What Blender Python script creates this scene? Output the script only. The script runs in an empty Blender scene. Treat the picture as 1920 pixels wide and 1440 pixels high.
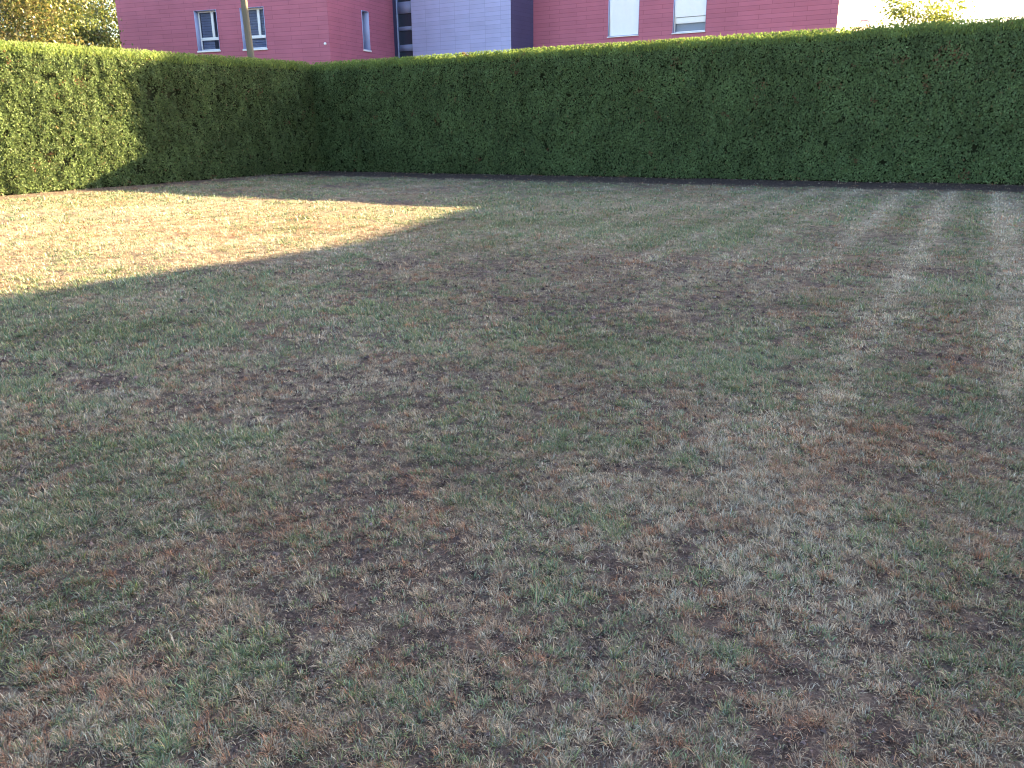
import bpy, bmesh, math, random
import numpy as np
from mathutils import Vector, Matrix

sc = bpy.context.scene
R = math.radians

# ---------------------------------------------------------------- camera
EYE = 1.65
PITCH, ROLL = math.atan2(482.0, 1550.0), R(0.6)
fwd = Vector((0, math.cos(PITCH), -math.sin(PITCH)))
rt0 = Vector((1, 0, 0)); up0 = rt0.cross(fwd)
rt = rt0 * math.cos(ROLL) - up0 * math.sin(ROLL)
up = up0 * math.cos(ROLL) + rt0 * math.sin(ROLL)
cam_d = bpy.data.cameras.new('camera')
cam = bpy.data.objects.new('camera', cam_d); sc.collection.objects.link(cam)
m = Matrix((rt, up, -fwd)).transposed().to_4x4(); m.translation = (0, 0, EYE)
cam.matrix_world = m
cam_d.sensor_width = 36; cam_d.lens = 36 * 1550 / 1920
cam_d.clip_start = 0.05; cam_d.clip_end = 6000
sc.camera = cam
sc.cycles.filter_width = 1.1 if hasattr(sc, 'cycles') else 1.5

# ---------------------------------------------------------------- sky, sun, exposure
SUN_H = Vector((0.82, 0.572, 0)).normalized()       # horizontal direction towards the sun
TAN_EL = 0.330
EL = math.atan(TAN_EL)
world = bpy.data.worlds.new('World'); sc.world = world; world.use_nodes = True
nt = world.node_tree
bg = nt.nodes['Background']
sky = nt.nodes.new('ShaderNodeTexSky'); sky.sky_type = 'NISHITA'; sky.sun_disc = False
sky.sun_elevation = EL; sky.sun_rotation = math.atan2(SUN_H.x, SUN_H.y)
sky.air_density = 1.0; sky.dust_density = 2.2; sky.ozone_density = 1.0
nt.links.new(sky.outputs[0], bg.inputs[0]); bg.inputs[1].default_value = 0.055
sun_d = bpy.data.lights.new('sun', 'SUN'); sun_d.energy = 4.5; sun_d.angle = R(0.5); sun_d.color = (1.0, 0.79, 0.42)
sun = bpy.data.objects.new('sun', sun_d); sc.collection.objects.link(sun)
sdir = Vector((SUN_H.x, SUN_H.y, TAN_EL)).normalized()
sun.rotation_euler = sdir.to_track_quat('Z', 'Y').to_euler(); sun.location = sdir * 100
sc.view_settings.view_transform = 'Standard'; sc.view_settings.look = 'None'
sc.view_settings.exposure = 3.88; sc.view_settings.gamma = 1

# ---------------------------------------------------------------- helpers
rng = np.random.default_rng(7)
col = sc.collection

def tag(o, label=None, cat=None, group=None, kind=None):
    if label: o['label'] = label
    if cat: o['category'] = cat
    if group: o['group'] = group
    if kind: o['kind'] = kind
    return o

def empty(name, loc=(0, 0, 0), rz=0.0):
    o = bpy.data.objects.new(name, None); col.objects.link(o)
    o.location = loc; o.rotation_euler = (0, 0, rz)
    return o

def mesh_obj(name, verts, faces, mat, parent=None, loc=(0, 0, 0), rz=0.0, colors=None, smooth=False):
    """verts (n,3); faces: list of index arrays, each (k, nsides)"""
    me = bpy.data.meshes.new(name)
    verts = np.asarray(verts, dtype=np.float32)
    if not isinstance(faces, list): faces = [faces]
    faces = [np.asarray(f, dtype=np.int32) for f in faces if len(f)]
    loops = np.concatenate([f.ravel() for f in faces])
    tot = np.concatenate([np.full(len(f), f.shape[1], dtype=np.int32) for f in faces])
    start = np.concatenate([[0], np.cumsum(tot)[:-1]]).astype(np.int32)
    me.vertices.add(len(verts)); me.loops.add(len(loops)); me.polygons.add(len(tot))
    me.vertices.foreach_set('co', verts.ravel())
    me.loops.foreach_set('vertex_index', loops)
    me.polygons.foreach_set('loop_start', start)
    me.polygons.foreach_set('loop_total', tot)
    if smooth: me.polygons.foreach_set('use_smooth', np.ones(len(tot), dtype=bool))
    if colors is not None:
        a = me.color_attributes.new('Col', 'FLOAT_COLOR', 'POINT')
        c = np.ones((len(verts), 4), dtype=np.float32); c[:, :3] = colors
        a.data.foreach_set('color', c.ravel())
    me.update(calc_edges=True)
    me.materials.append(mat)
    o = bpy.data.objects.new(name, me); col.objects.link(o)
    o.parent = parent; o.location = loc; o.rotation_euler = (0, 0, rz)
    return o

class MB:
    """collects quads / boxes / tubes into one mesh"""
    def __init__(s): s.v = []; s.f = []
    def quad(s, a, b, c, d):
        n = len(s.v); s.v += [a, b, c, d]; s.f.append((n, n+1, n+2, n+3))
    def box(s, x0, x1, y0, y1, z0, z1):
        n = len(s.v)
        s.v += [(x0,y0,z0),(x1,y0,z0),(x1,y1,z0),(x0,y1,z0),(x0,y0,z1),(x1,y0,z1),(x1,y1,z1),(x0,y1,z1)]
        for q in ((3,2,1,0),(4,5,6,7),(0,1,5,4),(1,2,6,5),(2,3,7,6),(3,0,4,7)): s.f.append(tuple(n+k for k in q))
    def tube(s, pts, rad, seg=8):
        pts = [Vector(p) for p in pts]; rings = []
        for i, p in enumerate(pts):
            d = (pts[min(i+1, len(pts)-1)] - pts[max(i-1, 0)]).normalized()
            a = d.cross(Vector((0.31, 0.95, 0.07))).normalized(); b = d.cross(a)
            n = len(s.v)
            for k in range(seg):
                t = 2*math.pi*k/seg
                s.v.append(tuple(p + (a*math.cos(t) + b*math.sin(t))*rad[i]))
            rings.append(n)
        for r0, r1 in zip(rings, rings[1:]):
            for k in range(seg):
                k2 = (k+1) % seg
                s.f.append((r0+k, r0+k2, r1+k2, r1+k))
        for r, flip in ((rings[0], 1), (rings[-1], 0)):
            c = len(s.v); s.v.append(tuple(sum((Vector(s.v[r+k]) for k in range(seg)), Vector())/seg))
            for k in range(seg):
                k2 = (k+1) % seg
                s.f.append((c, r+k2, r+k) if flip else (c, r+k, r+k2))
    def build(s, name, mat, parent=None, loc=(0, 0, 0), rz=0.0, bevel=0.0, smooth=False):
        q = [f for f in s.f if len(f) == 4]; t = [f for f in s.f if len(f) == 3]
        o = mesh_obj(name, s.v, [np.array(q, dtype=np.int32).reshape(-1, 4), np.array(t, dtype=np.int32).reshape(-1, 3)], mat, parent, loc, rz, smooth=smooth)
        if bevel:
            b = o.modifiers.new('bevel', 'BEVEL'); b.width = bevel; b.segments = 2
        return o

# value noise on numpy arrays
def _hash(ix, iy, seed):
    h = (ix.astype(np.int64) * 374761393 + iy.astype(np.int64) * 668265263 + seed * 974711) & 0xffffffff
    h = ((h ^ (h >> 13)) * 1274126177) & 0xffffffff
    h = h ^ (h >> 16)
    return (h & 0xffff) / 65535.0
def vnoise(x, y, seed):
    ix = np.floor(x); iy = np.floor(y); fx = x-ix; fy = y-iy
    fx = fx*fx*fx*(fx*(fx*6-15)+10); fy = fy*fy*fy*(fy*(fy*6-15)+10)
    a = _hash(ix, iy, seed); b = _hash(ix+1, iy, seed); c = _hash(ix, iy+1, seed); d = _hash(ix+1, iy+1, seed)
    return a + (b-a)*fx + (c-a)*fy + (a-b-c+d)*fx*fy
def fbm(x, y, scale, seed, octv=3):
    t = 0; amp = 1; tot = 0; f = 1.0/scale
    for k in range(octv):
        cs, sn = math.cos(0.7*k+0.3), math.sin(0.7*k+0.3)
        t = t + amp*vnoise((x*cs-y*sn)*f+17.3*k, (x*sn+y*cs)*f+5.1*k, seed+k); tot += amp; amp *= 0.55; f *= 2.1
    return t/tot
def sstep(a, b, x):
    t = np.clip((x-a)/(b-a), 0, 1); return t*t*(3-2*t)

# ---------------------------------------------------------------- materials
def mat_new(name):
    m = bpy.data.materials.new(name); m.use_nodes = True
    t = m.node_tree; return m, t, t.nodes, t.links, t.nodes['Principled BSDF']

def mat_plain(name, base, rough=0.6, var=0.15, scale=6.0, spec=0.3, bump=0.0, metal=0.0, stretch=(1, 1, 1)):
    m, t, N, L, p = mat_new(name)
    tc = N.new('ShaderNodeTexCoord'); mp = N.new('ShaderNodeMapping'); mp.inputs['Scale'].default_value = stretch
    no = N.new('ShaderNodeTexNoise'); no.inputs['Scale'].default_value = scale; no.inputs['Detail'].default_value = 6
    mix = N.new('ShaderNodeMixRGB')
    mix.inputs[1].default_value = (*[c*(1-var) for c in base], 1); mix.inputs[2].default_value = (*[min(1, c*(1+var)) for c in base], 1)
    L.new(tc.outputs['Object'], mp.inputs['Vector']); L.new(mp.outputs[0], no.inputs['Vector'])
    L.new(no.outputs['Fac'], mix.inputs[0]); L.new(mix.outputs[0], p.inputs['Base Color'])
    p.inputs['Roughness'].default_value = rough; p.inputs['Specular IOR Level'].default_value = spec; p.inputs['Metallic'].default_value = metal
    if bump:
        b = N.new('ShaderNodeBump'); b.inputs['Strength'].default_value = bump; b.inputs['Distance'].default_value = 0.02
        L.new(no.outputs['Fac'], b.inputs['Height']); L.new(b.outputs[0], p.inputs['Normal'])
    return m

def mat_cladding(name, base, offset, plank=1.9, row=0.24, gap=0.009, dark=0.58, var=0.045):
    """horizontal facade panels with shadow-gap joints, in the wall's own X/Z"""
    m, t, N, L, p = mat_new(name)
    tc = N.new('ShaderNodeTexCoord'); sp = N.new('ShaderNodeSeparateXYZ'); cb = N.new('ShaderNodeCombineXYZ')
    L.new(tc.outputs['Object'], sp.inputs[0]); L.new(sp.outputs['X'], cb.inputs['X']); L.new(sp.outputs['Z'], cb.inputs['Y'])
    br = N.new('ShaderNodeTexBrick'); br.offset = offset; br.offset_frequency = 2; br.squash = 1
    br.inputs['Scale'].default_value = 1; br.inputs['Brick Width'].default_value = plank; br.inputs['Row Height'].default_value = row
    br.inputs['Mortar Size'].default_value = gap; br.inputs['Mortar Smooth'].default_value = 0.1; br.inputs['Bias'].default_value = 0
    br.inputs['Color1'].default_value = (*[c*(1-var) for c in base], 1); br.inputs['Color2'].default_value = (*[c*(1+var) for c in base], 1)
    br.inputs['Mortar'].default_value = (*[c*dark for c in base], 1)
    L.new(cb.outputs[0], br.inputs['Vector'])
    no = N.new('ShaderNodeTexNoise'); no.inputs['Scale'].default_value = 0.6; no.inputs['Detail'].default_value = 5
    L.new(tc.outputs['Object'], no.inputs['Vector'])
    hs = N.new('ShaderNodeMixRGB'); hs.blend_type = 'MULTIPLY'; hs.inputs[0].default_value = 0.30
    L.new(br.outputs['Color'], hs.inputs[1]); L.new(no.outputs['Fac'], hs.inputs[2])
    L.new(hs.outputs[0], p.inputs['Base Color'])
    b = N.new('ShaderNodeBump'); b.invert = True; b.inputs['Strength'].default_value = 0.5; b.inputs['Distance'].default_value = 0.01
    L.new(br.outputs['Fac'], b.inputs['Height']); L.new(b.outputs[0], p.inputs['Normal'])
    p.inputs['Roughness'].default_value = 0.65; p.inputs['Specular IOR Level'].default_value = 0.25
    return m

def mat_leaf(name, trans=0.35, gloss=0.0, rough=0.45, var=0.25, nscale=3.0):
    """foliage: colour from the leaves' own colour attribute, some light passing through"""
    m, t, N, L, p = mat_new(name); N.remove(p)
    at = N.new('ShaderNodeAttribute'); at.attribute_name = 'Col'
    tc = N.new('ShaderNodeTexCoord'); no = N.new('ShaderNodeTexNoise'); no.inputs['Scale'].default_value = nscale; no.inputs['Detail'].default_value = 3
    L.new(tc.outputs['Object'], no.inputs['Vector'])
    mr = N.new('ShaderNodeMapRange'); mr.inputs['To Min'].default_value = 1-var; mr.inputs['To Max'].default_value = 1+var
    mr.inputs['From Min'].default_value = 0.3; mr.inputs['From Max'].default_value = 0.7
    L.new(no.outputs['Fac'], mr.inputs['Value'])
    mu = N.new('ShaderNodeVectorMath'); mu.operation = 'SCALE'
    L.new(at.outputs['Color'], mu.inputs[0]); L.new(mr.outputs[0], mu.inputs['Scale'])
    d = N.new('ShaderNodeBsdfDiffuse'); tr = N.new('ShaderNodeBsdfTranslucent'); mx = N.new('ShaderNodeMixShader'); mx.inputs[0].default_value = trans
    L.new(mu.outputs[0], d.inputs[0]); L.new(mu.outputs[0], tr.inputs[0])
    L.new(d.outputs[0], mx.inputs[1]); L.new(tr.outputs[0], mx.inputs[2])
    last = mx
    if gloss:
        g = N.new('ShaderNodeBsdfGlossy'); g.inputs['Roughness'].default_value = rough
        m2 = N.new('ShaderNodeMixShader'); m2.inputs[0].default_value = gloss
        L.new(mx.outputs[0], m2.inputs[1]); L.new(g.outputs[0], m2.inputs[2]); last = m2
    L.new(last.outputs[0], N['Material Output'].inputs[0])
    return m

# ---------------------------------------------------------------- garden geometry
R0 = np.array([-7.758, 34.878])          # inner corner of the two hedges
DR = np.array([0.8739, -0.4861])         # along the far hedge, to the right
DL = np.array([-0.4478, -0.8941])        # along the side hedge, towards the viewer
NR = np.array([0.4861, 0.8739])          # out of the garden through the far hedge
NL = np.array([-0.8941, 0.4478])

PATCHES = [
(-1.44, 5.33, 1.42, 1.06, -0.24, 's', 0.5),(0.54, 4.97, 0.82, 1.18, 0.1, 'r', 0.45),(1.93, 4.04, 0.7, 1.05, 0.4, 'r', 0.6),(1.26, 2.28, 0.5, 0.55, 0.43, 's', 0.5),(-0.12, 2.6, 0.66, 0.48, -0.03, 's', 0.42),(-1.35, 2.17, 0.43, 0.34, -0.46, 'r', 0.6),(3.42, 6.5, 0.82, 1.75, 0.46, 'r', 0.5),(1.23, 9.87, 1.86, 1.74, 0.12, 's', 0.42),(4.36, 11.43, 1.54, 2.17, 0.35, 's', 0.35),(-5.34, 15.63, 3.48, 2.93, -0.32, 'r', 0.35),(-2.22, 3.93, 0.8, 1.34, -0.46, 'g', 0.65),(-3.39, 8.23, 1.77, 1.61, -0.37, 'g', 0.55),(1.04, 17.59, 3.63, 5.84, 0.06, 'g', 0.6),(-0.42, 2.07, 0.41, 0.22, -0.16, 'g', 0.4),
(-2.68, 19.56, 0.88, 1.16, -0.13, 's', 1),(1.35, 10.89, 0.97, 0.56, 0.12, 's', 0.7),(2.23, 10.69, 0.41, 0.37, 0.2, 's', 0.7),(0.01, 9.61, 0.5, 0.29, 0.0, 's', 0.6),
(0.81, 8.73, 0.51, 0.43, 0.09, 'r', 0.5),(-0.31, 8.03, 0.14, 0.16, -0.03, 'r', 1),(0.46, 8.6, 0.34, 0.3, 0.05, 's', 0.6),(-1.84, 23.12, 1.03, 1.4, -0.08, 's', 0.5),
(-3.49, 17.39, 0.68, 0.82, -0.19, 's', 0.4),(-1.49, 10.63, 0.48, 0.4, -0.13, 's', 0.5),(-5.18, 17.92, 0.7, 1.01, -0.27, 'r', 0.5),(-6.17, 15.48, 0.92, 1.38, -0.37, 'r', 0.5),
(-7.89, 14.8, 1.08, 1.13, -0.48, 'r', 0.5),(-4.73, 13.77, 1.17, 0.92, -0.32, 'r', 0.6),(-2.74, 5.43, 0.22, 0.31, -0.43, 's', 0.9),(-1.94, 5.12, 0.42, 0.24, -0.33, 's', 0.6),
(-1.54, 5.75, 0.58, 0.35, -0.24, 's', 0.6),(-1.33, 4.88, 0.43, 0.3, -0.24, 's', 0.9),(-1.11, 5.32, 0.36, 0.35, -0.19, 's', 0.6),(-2.28, 4.93, 0.17, 0.21, -0.39, 'r', 0.4),
(-0.66, 5.58, 0.23, 0.16, -0.1, 's', 0.7),(-0.26, 5.48, 0.22, 0.15, -0.04, 's', 0.7),(0.53, 5.26, 0.32, 0.36, 0.1, 'p', 0.5),(0.51, 5.06, 0.21, 0.33, 0.1, 's', 0.5),
(1.17, 5.09, 0.19, 0.23, 0.21, 'r', 0.8),(0.67, 4.46, 0.24, 0.13, 0.14, 'r', 0.5),(-0.79, 4.21, 0.23, 0.41, -0.16, 's', 0.7),(-0.73, 3.39, 0.31, 0.33, -0.18, 's', 0.8),
(-0.35, 2.79, 0.26, 0.24, -0.1, 's', 0.8),(0.06, 2.26, 0.1, 0.08, 0.03, 's', 0.4),(-0.06, 3.73, 0.36, 0.19, -0.01, 's', 0.35),(0.25, 3.69, 0.18, 0.16, 0.06, 's', 0.5),
(0.55, 2.25, 0.1, 0.11, 0.2, 's', 0.6),(1.23, 2.44, 0.18, 0.17, 0.4, 's', 0.8),(1.03, 2.04, 0.19, 0.13, 0.39, 's', 0.6),(0.7, 2.12, 0.13, 0.1, 0.27, 's', 0.4),
(1.7, 3.68, 0.2, 0.27, 0.39, 's', 0.7),(1.48, 4.1, 0.25, 0.22, 0.31, 'r', 0.7),(2.08, 4.33, 0.38, 0.2, 0.41, 'r', 0.9),(1.93, 4.09, 0.17, 0.13, 0.4, 'r', 0.8),
(1.12, 4.15, 0.17, 0.14, 0.24, 'r', 0.5),(3.33, 5.85, 0.35, 0.59, 0.48, 'r', 1),(3.08, 5.89, 0.23, 0.23, 0.45, 's', 0.7),(4.03, 7.26, 0.4, 0.39, 0.48, 'r', 0.6),
(3.01, 6.89, 0.22, 0.3, 0.39, 'r', 0.5),(2.62, 7.33, 0.52, 0.28, 0.32, 'r', 0.8),(2.36, 7.45, 0.24, 0.19, 0.29, 's', 0.6),(5.19, 12.8, 0.48, 0.82, 0.37, 's', 0.6),
(3.37, 9.97, 0.88, 0.83, 0.31, 'r', 0.5),(3.09, 11.35, 0.5, 0.52, 0.26, 'r', 0.4),(4.19, 10.78, 0.41, 0.98, 0.36, 'r', 0.5),(3.07, 4.79, 0.13, 0.12, 0.53, 's', 0.9),
(1.99, 3.87, 0.19, 0.15, 0.43, 'r', 0.6),(1.86, 3.33, 0.21, 0.18, 0.46, 's', 0.5),(1.91, 3.03, 0.19, 0.2, 0.5, 'r', 0.5),(-1.59, 3.11, 0.14, 0.09, -0.41, 's', 0.7),
(-1.35, 3.01, 0.13, 0.07, -0.36, 's', 0.6),(-0.94, 2.94, 0.24, 0.22, -0.26, 'r', 0.6),(-1.0, 3.01, 0.13, 0.14, -0.27, 's', 0.5),(-1.35, 2.95, 0.09, 0.06, -0.37, 'r', 0.7),
(-1.43, 2.18, 0.25, 0.15, -0.48, 'r', 0.8),(-1.3, 2.37, 0.21, 0.13, -0.42, 'p', 0.7),(-1.2, 2.25, 0.12, 0.09, -0.4, 'r', 0.7),(-1.4, 1.94, 0.09, 0.07, -0.51, 'r', 1),
(-0.96, 2.33, 0.16, 0.12, -0.32, 's', 0.4),(-1.25, 2.69, 0.1, 0.08, -0.37, 'r', 0.5),(0.13, 2.63, 0.15, 0.11, 0.05, 'r', 0.4),(0.46, 2.62, 0.1, 0.07, 0.15, 'r', 0.6),
(0.86, 2.55, 0.11, 0.06, 0.28, 'r', 0.8),(0.94, 2.46, 0.07, 0.06, 0.31, 'r', 0.9),(0.22, 2.37, 0.12, 0.09, 0.08, 's', 0.4),(-0.54, 2.02, 0.13, 0.07, -0.2, 'r', 0.6),
(-0.12, 2.47, 0.13, 0.08, -0.03, 'r', 0.6),(-0.14, 2.13, 0.1, 0.05, -0.05, 'r', 0.5),(0.05, 2.08, 0.08, 0.05, 0.03, 'r', 0.5),(-2.55, 4.47, 0.16, 0.16, -0.47, 'r', 0.7),
(-2.58, 4.14, 0.17, 0.14, -0.5, 'r', 0.6),(-2.23, 3.85, 0.16, 0.12, -0.47, 'r', 0.7),(-3.35, 7.73, 0.31, 0.26, -0.38, 'p', 0.7),(-2.84, 7.59, 0.25, 0.2, -0.33, 's', 0.7),
(-2.3, 7.13, 0.33, 0.17, -0.29, 's', 0.6),(-4.2, 7.43, 0.65, 0.61, -0.48, 'g', 0.7),(-3.49, 9.3, 0.68, 0.88, -0.34, 'g', 0.9),(-2.71, 7.82, 0.47, 0.58, -0.31, 'g', 0.8),
(-2.39, 4.6, 0.19, 0.14, -0.44, 'g', 0.6),(-2.63, 4.82, 0.2, 0.2, -0.46, 'g', 0.8),(-1.8, 4.28, 0.65, 0.37, -0.36, 'g', 1),(-1.94, 3.91, 0.41, 0.23, -0.41, 'g', 0.8),
(-2.16, 3.37, 0.29, 0.43, -0.5, 'g', 0.9),(-1.45, 3.2, 0.28, 0.24, -0.37, 'g', 0.8),(-1.45, 2.73, 0.18, 0.16, -0.41, 'g', 0.9),(-1.09, 2.72, 0.1, 0.07, -0.32, 'g', 0.9),
(-0.36, 3.93, 0.22, 0.17, -0.08, 'g', 0.8),(-0.18, 4.4, 0.21, 0.17, -0.03, 'g', 0.7),(0.46, 4.15, 0.23, 0.16, 0.1, 'g', 0.9),(1.1, 7.18, 0.24, 0.3, 0.14, 'g', 0.9),
(2.87, 7.79, 0.23, 0.31, 0.34, 'g', 0.8),(2.01, 7.04, 0.28, 0.25, 0.26, 'g', 0.7),(3.97, 8.4, 0.27, 0.28, 0.42, 'g', 0.9),(4.42, 7.91, 0.3, 0.34, 0.48, 'g', 0.8),
(2.96, 12.36, 0.39, 0.55, 0.23, 'g', 0.7),(2.97, 16.49, 2.24, 2.79, 0.17, 'g', 0.7),(-0.06, 13.38, 1.45, 2.41, -0.0, 'g', 0.8),(0.07, 2.84, 0.19, 0.18, 0.03, 'g', 0.7),
(-0.36, 2.06, 0.16, 0.1, -0.13, 'g', 0.9),(0.58, 2.69, 0.14, 0.11, 0.19, 'g', 0.6),(0.89, 2.8, 0.14, 0.12, 0.27, 'g', 0.7),(-0.6, 3.18, 0.14, 0.15, -0.16, 'g', 0.5),
(-0.03, 3.37, 0.19, 0.16, -0.0, 'g', 0.6),(0.89, 3.9, 0.22, 0.21, 0.2, 'g', 0.6),(-0.72, 6.86, 0.55, 0.39, -0.1, 'g', 0.6),(1.63, 3.39, 0.14, 0.15, 0.4, 'g', 0.4),
(5.68, 9.82, 0.37, 1.05, 0.5, 'g', 0.5),(-3.61, 8.12, 0.6, 0.52, -0.39, 'p', 0.8),(2.24, 5.0, 0.2, 0.26, 0.39, 'p', 0.8),(1.22, 3.12, 0.2, 0.25, 0.33, 'p', 0.9),
(0.59, 2.18, 0.1, 0.11, 0.22, 'p', 0.7),(-0.0, 4.57, 0.25, 0.13, 0.0, 'p', 0.5),(0.31, 3.42, 0.17, 0.11, 0.08, 'p', 0.7),(-8.16, 18.24, 2.64, 1.65, -0.41, 'p', 0.8),
(1.02, 8.14, 0.26, 0.22, 0.12, 'p', 0.5),(-0.38, 7.25, 0.29, 0.22, -0.05, 'p', 0.5),(2.4, 8.95, 0.52, 0.66, 0.25, 'p', 0.5),(3.37, 5.43, 0.14, 0.58, 0.52, 'p', 0.7)
]

def lawn_fields(x, y):
    """per point: bare soil, green grass, red-brown dead grass, pale straw plus painted mowing sheen (0..1) - the wear of this lawn"""
    rx = x-R0[0]; ry = y-R0[1]
    s = rx*DR[0]+ry*DR[1]; dR = -(rx*NR[0]+ry*NR[1]); dL = -(rx*NL[0]+ry*NL[1])
    wx = x + 0.28*(fbm(x, y, 0.5, 91, 3)-0.5)*2; wy = y + 0.28*(fbm(x, y, 0.5, 95, 3)-0.5)*2
    big = fbm(x, y, 3.2, 1, 3); mid = fbm(x, y, 0.9, 11, 3); fine = fbm(x, y, 0.22, 21, 3)
    soil = 0.92*sstep(0.525, 0.69, 0.25*fbm(x, y, 2.0, 31, 2)+0.35*fbm(x, y, 0.5, 35, 3)+0.44*fbm(x, y, 0.11, 39, 2))
    green = sstep(0.395, 0.575, 0.36*big+0.28*mid+0.38*fine)
    green = np.clip(green+0.35*sstep(2, 5, dR)*(1-sstep(13, 18, dR))*(0.4+fine), 0, 1)
    red = sstep(0.51, 0.68, 0.24*fbm(x, y, 2.2, 41, 2)+0.34*fbm(x, y, 0.55, 45, 3)+0.42*fbm(x, y, 0.13, 49, 2))
    pale = sstep(0.46, 0.70, 0.5*fbm(x, y, 1.5, 51, 3)+0.5*fbm(x, y, 0.3, 55, 2))
    brk = 0.15+1.6*fbm(x, y, 0.14, 61, 3)
    for (px, py, ra, rb, an, k, st) in PATCHES:
        dx = wx-px; dy = wy-py
        sel = np.nonzero(dx*dx+dy*dy < (2.2*max(ra, rb))**2)[0]
        if not len(sel): continue
        c, sn = math.cos(an), math.sin(an)
        u = (dx[sel]*c - dy[sel]*sn)/ra; v = (dx[sel]*sn + dy[sel]*c)/rb
        w = st*np.exp(-(u*u+v*v)*0.9)*np.clip(brk[sel], 0, 1.3)
        w = np.clip(w, 0, 1)
        if k == 's':
            soil[sel] = np.maximum(soil[sel], w); green[sel] *= 1-0.7*w
        elif k == 'g':
            green[sel] = np.maximum(green[sel], w); soil[sel] *= 1-0.9*w; red[sel] *= 1-0.8*w; pale[sel] *= 1-0.5*w
        elif k == 'r':
            red[sel] = np.maximum(red[sel], w); green[sel] *= 1-0.8*w; soil[sel] *= 1-0.5*w
        else:
            pale[sel] = np.maximum(pale[sel], w); soil[sel] *= 1-0.7*w; green[sel] *= 1-0.5*w; red[sel] *= 1-0.6*w
    # mowing stripes run parallel to the side hedge, strongest on the right
    wob = s + 0.12*(fbm(x, y, 0.8, 71, 2)-0.5)
    stripe = 0.5+0.5*np.sin((wob-20.80)*2*math.pi/1.02)
    amt = sstep(12, 21.5, s)*0.36*sstep(5, 12, np.hypot(x, y)) + 0.12*sstep(0, 8, s)
    streak = 0.62*np.exp(-((wob-23.12)/0.18)**2) + 0.55*sstep(23.93, 24.02, wob)*(1-sstep(24.5, 24.8, wob)) + 0.4*np.exp(-((wob-22.15)/0.2)**2)*sstep(9, 14, np.hypot(x, y))
    streak = streak*sstep(4.2, 5.2, np.hypot(x, y))*(0.35+0.9*fbm(x, y, 0.5, 75, 3))
    pl = np.clip(amt*stripe+streak, 0, 1)  # sky sheen on the mown blades, painted in as paler grass
    pale = np.clip(pale+1.4*pl, 0, 1.4); soil = soil*(1-0.95*pl); red = red*(1-0.9*pl); green = green*(1-0.9*pl)
    dk = amt*(1-stripe)
    green = np.clip(green+0.2*dk, 0, 1)
    # bare strip along the foot of both hedges
    e1 = dR + 0.9*(fbm(x, y, 1.1, 81, 3)-0.5); e2 = dL + 0.7*(fbm(x, y, 0.9, 85, 3)-0.5)
    st = np.clip((1-sstep(2.1, 3.6, e1)) + 0.8*(1-sstep(0.6, 1.8, e2)), 0, 1)
    soil = np.maximum(soil, 0.97*st); green = green*(1-0.8*st); pale = pale*(1-0.9*st); red = np.clip(red*(1-0.3*st)+0.15*st, 0, 1)
    return soil, green, red, pale, dR, dL

C_SOIL = np.array([0.094, 0.068, 0.064]); C_GREEN = np.array([0.136, 0.174, 0.084]); C_RED = np.array([0.270, 0.135, 0.080])
C_PALE = np.array([0.365, 0.312, 0.235]); C_TAN = np.array([0.295, 0.220, 0.156])

def lawn_colour(soil, green, red, pale):
    c = C_TAN*np.ones((len(soil), 1))
    c = c + (C_GREEN-c)*(0.80*green)[:, None]
    c = c + (C_PALE-c)*(0.55*np.minimum(pale, 1.3))[:, None]
    c = c + (C_RED-c)*(0.75*red)[:, None]
    return c

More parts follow.
